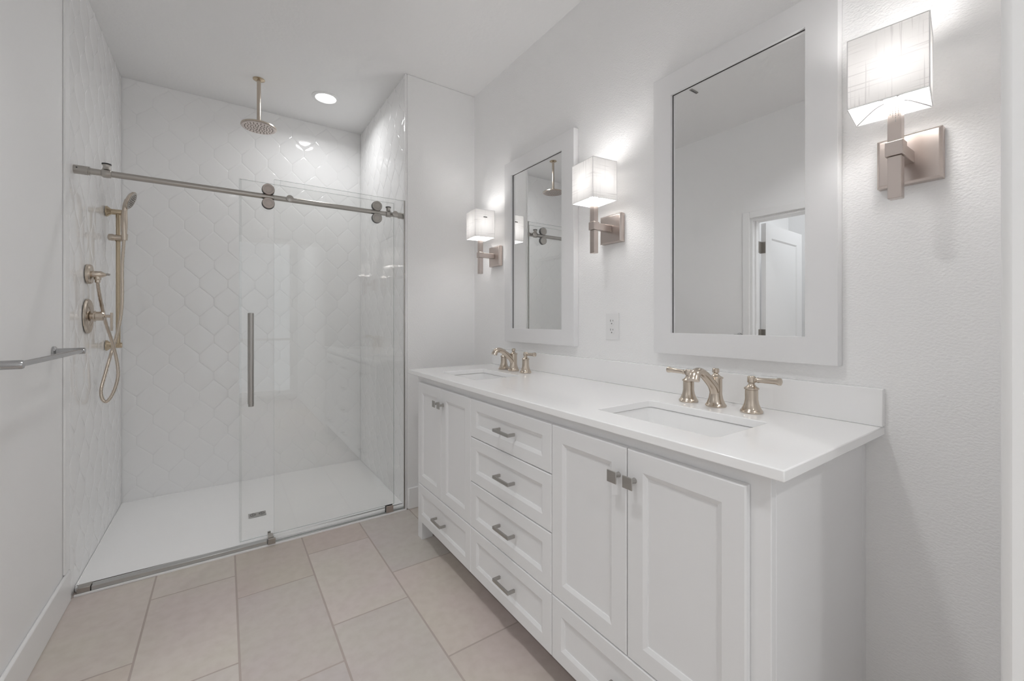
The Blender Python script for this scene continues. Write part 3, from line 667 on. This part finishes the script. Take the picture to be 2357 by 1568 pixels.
# ------------------------------------------------------------------ sconces
def sconce(cy, label):
    t = thing('wall_sconce', label, 'wall lamp', (XR, cy, 1.59), 'square shade wall sconces')
    px = 1.305
    bm = BM(); fx = 1.402
    R = []
    for x, m in ((1.4290, 0), (1.4075, 0), (fx, 0.0055)): R.append([bm.verts.new((x, cy+a*(0.061-m), 1.592+b*(0.062-m))) for a, b in ((-1, -1), (1, -1), (1, 1), (-1, 1))])
    for P, Q in zip(R, R[1:]):
        for i in range(4): bm.faces.new((P[i], P[(i+1)%4], Q[(i+1)%4], Q[i]))
    bm.faces.new(R[-1]); bm.faces.new(R[0][::-1]); obj('backplate', bm, M['nickel_w'], t, bevel=0.001)
    bm = BM(); box(bm, px+0.0165, fx-0.0003, cy-0.0125, cy+0.0125, 1.577, 1.606); obj('arm', bm, M['nickel_w'], t, bevel=0.0015)
    bm = BM(); box(bm, px-0.0165, px+0.0165, cy-0.0165, cy+0.0165, 1.575, 1.609); obj('clamp', bm, M['nickel_w'], t, bevel=0.0015)
    bm = BM(); box(bm, px-0.0125, px+0.0125, cy-0.0125, cy+0.0125, 1.476, 1.5745); box(bm, px-0.0125, px+0.0125, cy-0.0125, cy+0.0125, 1.6095, 1.709); post = obj('post', bm, M['nickel_w'], t, bevel=0.0012)
    bm = BM()
    for k, (a, b) in enumerate(((-0.0075, 0.026), (-0.0025, 0.040), (0.0025, 0.030), (0.0070, 0.022))):
        zz = 1.694
        random.seed(3+k)
        while zz > 1.694-b:
            l = random.uniform(0.0015, 0.004); box(bm, px-0.0127, px-0.01252, cy+a-0.0007, cy+a+0.0007, zz-l, zz); zz -= l+0.0012
    obj('printed_label', bm, M['slot_l'], post, smooth=False)
    bm = BM(); z0, z1, hw = 1.694, 1.857, 0.070; hx = 0.064
    hd = (hx, hw)
    def sq(z): return [bm.verts.new((px+a*hx, cy+b*hw, z)) for a, b in ((-1, -1), (1, -1), (1, 1), (-1, 1))]
    P, Q = sq(z0), sq(z1)
    for i in range(4): bm.faces.new((P[i], P[(i+1)%4], Q[(i+1)%4], Q[i]))
    sh = obj('lamp_shade', bm, M['shade'], t, smooth=False)
    bm = BM(); r = 0.0012
    for z in (z0, z1):
        cs = [Vector((px+a*hx, cy+b*hw, z)) for a, b in ((-1, -1), (1, -1), (1, 1), (-1, 1))]
        for i in range(4): cyl(bm, cs[i], cs[(i+1)%4], r, 8)
    for a, b in ((-1, -1), (1, -1), (1, 1), (-1, 1)): cyl(bm, (px+a*hx, cy+b*hw, z0), (px+a*hx, cy+b*hw, z1), 0.0011, 8)
    obj('shade_rim', bm, M['plastic'], sh)
    bm = BM()
    for a, b in ((-1, -1), (1, -1), (1, 1), (-1, 1)):
        sweep(bm, catmull([(px+a*0.011, cy+b*0.011, 1.7125), (px+a*0.030, cy+b*0.032, 1.7115), (px+a*(hx-0.002), cy+b*(hw-0.002), z0+0.001)], 5), 0.0016, 6)
    obj('spider_wire', bm, M['slot'], sh)
    bm = BM(); lathe(bm, (px, cy, 1.7095), (0, 0, 1), [(0, 0.013), (0.022, 0.013)], 20); obj('socket', bm, M['plastic'], t)
    bm = BM(); lathe(bm, (px, cy, 1.732), (0, 0, 1), [(0, 0.0), (0.0, 0.012), (0.010, 0.016), (0.024, 0.028), (0.044, 0.034), (0.062, 0.028), (0.074, 0.014), (0.077, 0.0)], 24); obj('bulb', bm, M['bulb'], t)
    return t
M['slot_l'] = mat('label_ink', (0.22, 0.21, 0.2), 0.6)
SC = (0.305, 1.284, 2.252)
s0 = sconce(SC[0], 'wall sconce to the right of the large near mirror, its post printed with a label')
s1 = copy_tree(s0, (XR, SC[1], 1.59), 'wall sconce between the two mirrors')
def twist(sc, deg, dy=0.0):           # shades sit a little twisted on their posts
    c = [x for x in C.objects if x.parent == sc and x.name.startswith('lamp_shade')][0]
    R = Matrix.Rotation(math.radians(deg), 3, 'Z'); p = Vector((1.305-XR, 0, 0)); c.rotation_euler.z = math.radians(deg); c.location = p-R@p+Vector((0, dy, 0))
s2 = copy_tree(s0, (XR, SC[2], 1.59), 'wall sconce left of the far mirror, with a small sticker on its shade')
for s in (s1, s2):            # only the nearest lamp still wears the printed post label
    for ch in [x for x in C.objects if x.parent == s]:
        for g in [x for x in C.objects if x.parent == ch and x.name.startswith('printed_label')]: bpy.data.objects.remove(g)
sh2 = [x for x in C.objects if x.parent == s2 and x.name.startswith('lamp_shade')][0]
bm = BM(); box(bm, 1.294, 1.318, SC[2]-0.0716, SC[2]-0.0706, 1.8095, 1.8155)
st = obj('sticker', bm, M['slot_l'], sh2, smooth=False); st['label'] = 'small grey sticker'
twist(s0, 8.5, 0.011); twist(s1, -6); twist(s2, -6)

# ------------------------------------------------------------------ outlet
ou = thing('power_outlet', 'white duplex power outlet on the wall between the mirrors', 'outlet', (XR, 1.292, 1.162))
bm = BM(); box(bm, 1.4245, 1.4297, 1.292-0.038, 1.292+0.038, 1.162-0.060, 1.162+0.060); obj('cover_plate', bm, M['plastic'], ou, bevel=0.002)
for z in (1.182, 1.142):
    bm = BM(); lathe(bm, (1.4243, 1.292, z), (-1, 0, 0), [(0, 0.0165), (0.0012, 0.0160)], 24); e = obj('receptacle', bm, M['plastic'], ou)
    bm = BM(); box(bm, 1.4225, 1.4229, 1.292+0.0055, 1.292+0.0078, z+0.001, z+0.010); box(bm, 1.4225, 1.4229, 1.292-0.0078, 1.292-0.0055, z+0.002, z+0.009)
    lathe(bm, (1.4229, 1.292, z-0.0075), (-1, 0, 0), [(0, 0.0028), (0.0004, 0.0028)], 12); obj('slots', bm, M['slot'], e)
bm = BM(); lathe(bm, (1.4243, 1.292, 1.162), (-1, 0, 0), [(0, 0.003), (0.0008, 0.0025)], 12); obj('screw', bm, M['plastic'], ou)

# ------------------------------------------------------------------ entry door seen in the mirror
dd = structE('door_1', (XL-0.115, DY1, 0))
bm = BM(); cw = 0.056
for xa, xb in ((XL, XL+0.014), (XL-0.129, XL-0.115)):
    box(bm, xa, xb, DY1+0.004, DY1+cw, 0, DZ+cw); box(bm, xa, xb, DY0-cw, DY0-0.004, 0, DZ+cw); box(bm, xa, xb, DY0-0.004, DY1+0.004, DZ+0.004, DZ+cw)
obj('door_casing', bm, M['trim'], dd, bevel=0.004)
bm = BM(); box(bm, XL-0.114, XL-0.001, DY1-0.014, DY1-0.0005, 0, DZ-0.001); box(bm, XL-0.114, XL-0.001, DY0+0.0005, DY0+0.014, 0, DZ-0.001); box(bm, XL-0.114, XL-0.001, DY0+0.014, DY1-0.014, DZ-0.015, DZ-0.0005)
box(bm, XL-0.070, XL-0.040, DY1-0.024, DY1-0.014, 0, DZ-0.001)
obj('door_jamb', bm, M['trim'], dd, bevel=0.001)
# leaf: built along -x from the hinge, opened a little past square
hx0, hy0 = XL-0.150, DY1-0.043; LW, LT = 0.755, 0.035; ang = math.radians(-3.0)
bm = BM(); fr = 0.11
def leafside(y, s):
    R = []
    for m, dd_ in ((0, 0), (fr, 0), (fr+0.012, 0.008), (fr+0.03, 0.008)):
        R.append([bm.verts.new((a, y+s*dd_, b)) for a, b in ((hx0-m, 0.012+m*(1.9 if m else 0)), (hx0-LW+m, 0.012+m*(1.9 if m else 0)), (hx0-LW+m, DZ-0.018-m), (hx0-m, DZ-0.018-m))])
    for P, Q in zip(R, R[1:]):
        for i in range(4): bm.faces.new((P[i], P[(i+1)%4], Q[(i+1)%4], Q[i]))
    bm.faces.new(R[-1]); return R[0]
A = leafside(hy0, 1); B = leafside(hy0+LT, -1)
for i in range(4): bm.faces.new((A[i], A[(i+1)%4], B[(i+1)%4], B[i]))
bmesh.ops.rotate(bm, verts=bm.verts[:], cent=(hx0, hy0, 0), matrix=Matrix.Rotation(ang, 3, 'Z'))
obj('door_leaf', bm, M['trim'], dd, smooth=False)
for z in (1.765, 1.072, 0.22):
    bm = BM(); cyl(bm, (XL-0.134, DY1-0.008, z-0.047), (XL-0.134, DY1-0.008, z+0.047), 0.0065, 14)
    box(bm, XL-0.1494, XL-0.1475, DY1-0.041, DY1-0.010, z-0.045, z+0.045)
    box(bm, XL-0.113, XL-0.080, DY1-0.0165, DY1-0.0142, z-0.045, z+0.045); box(bm, XL-0.1475, XL-0.113, DY1-0.0125, DY1-0.0105, z-0.045, z+0.045)
    obj('hinge', bm, M['nickel'], dd)
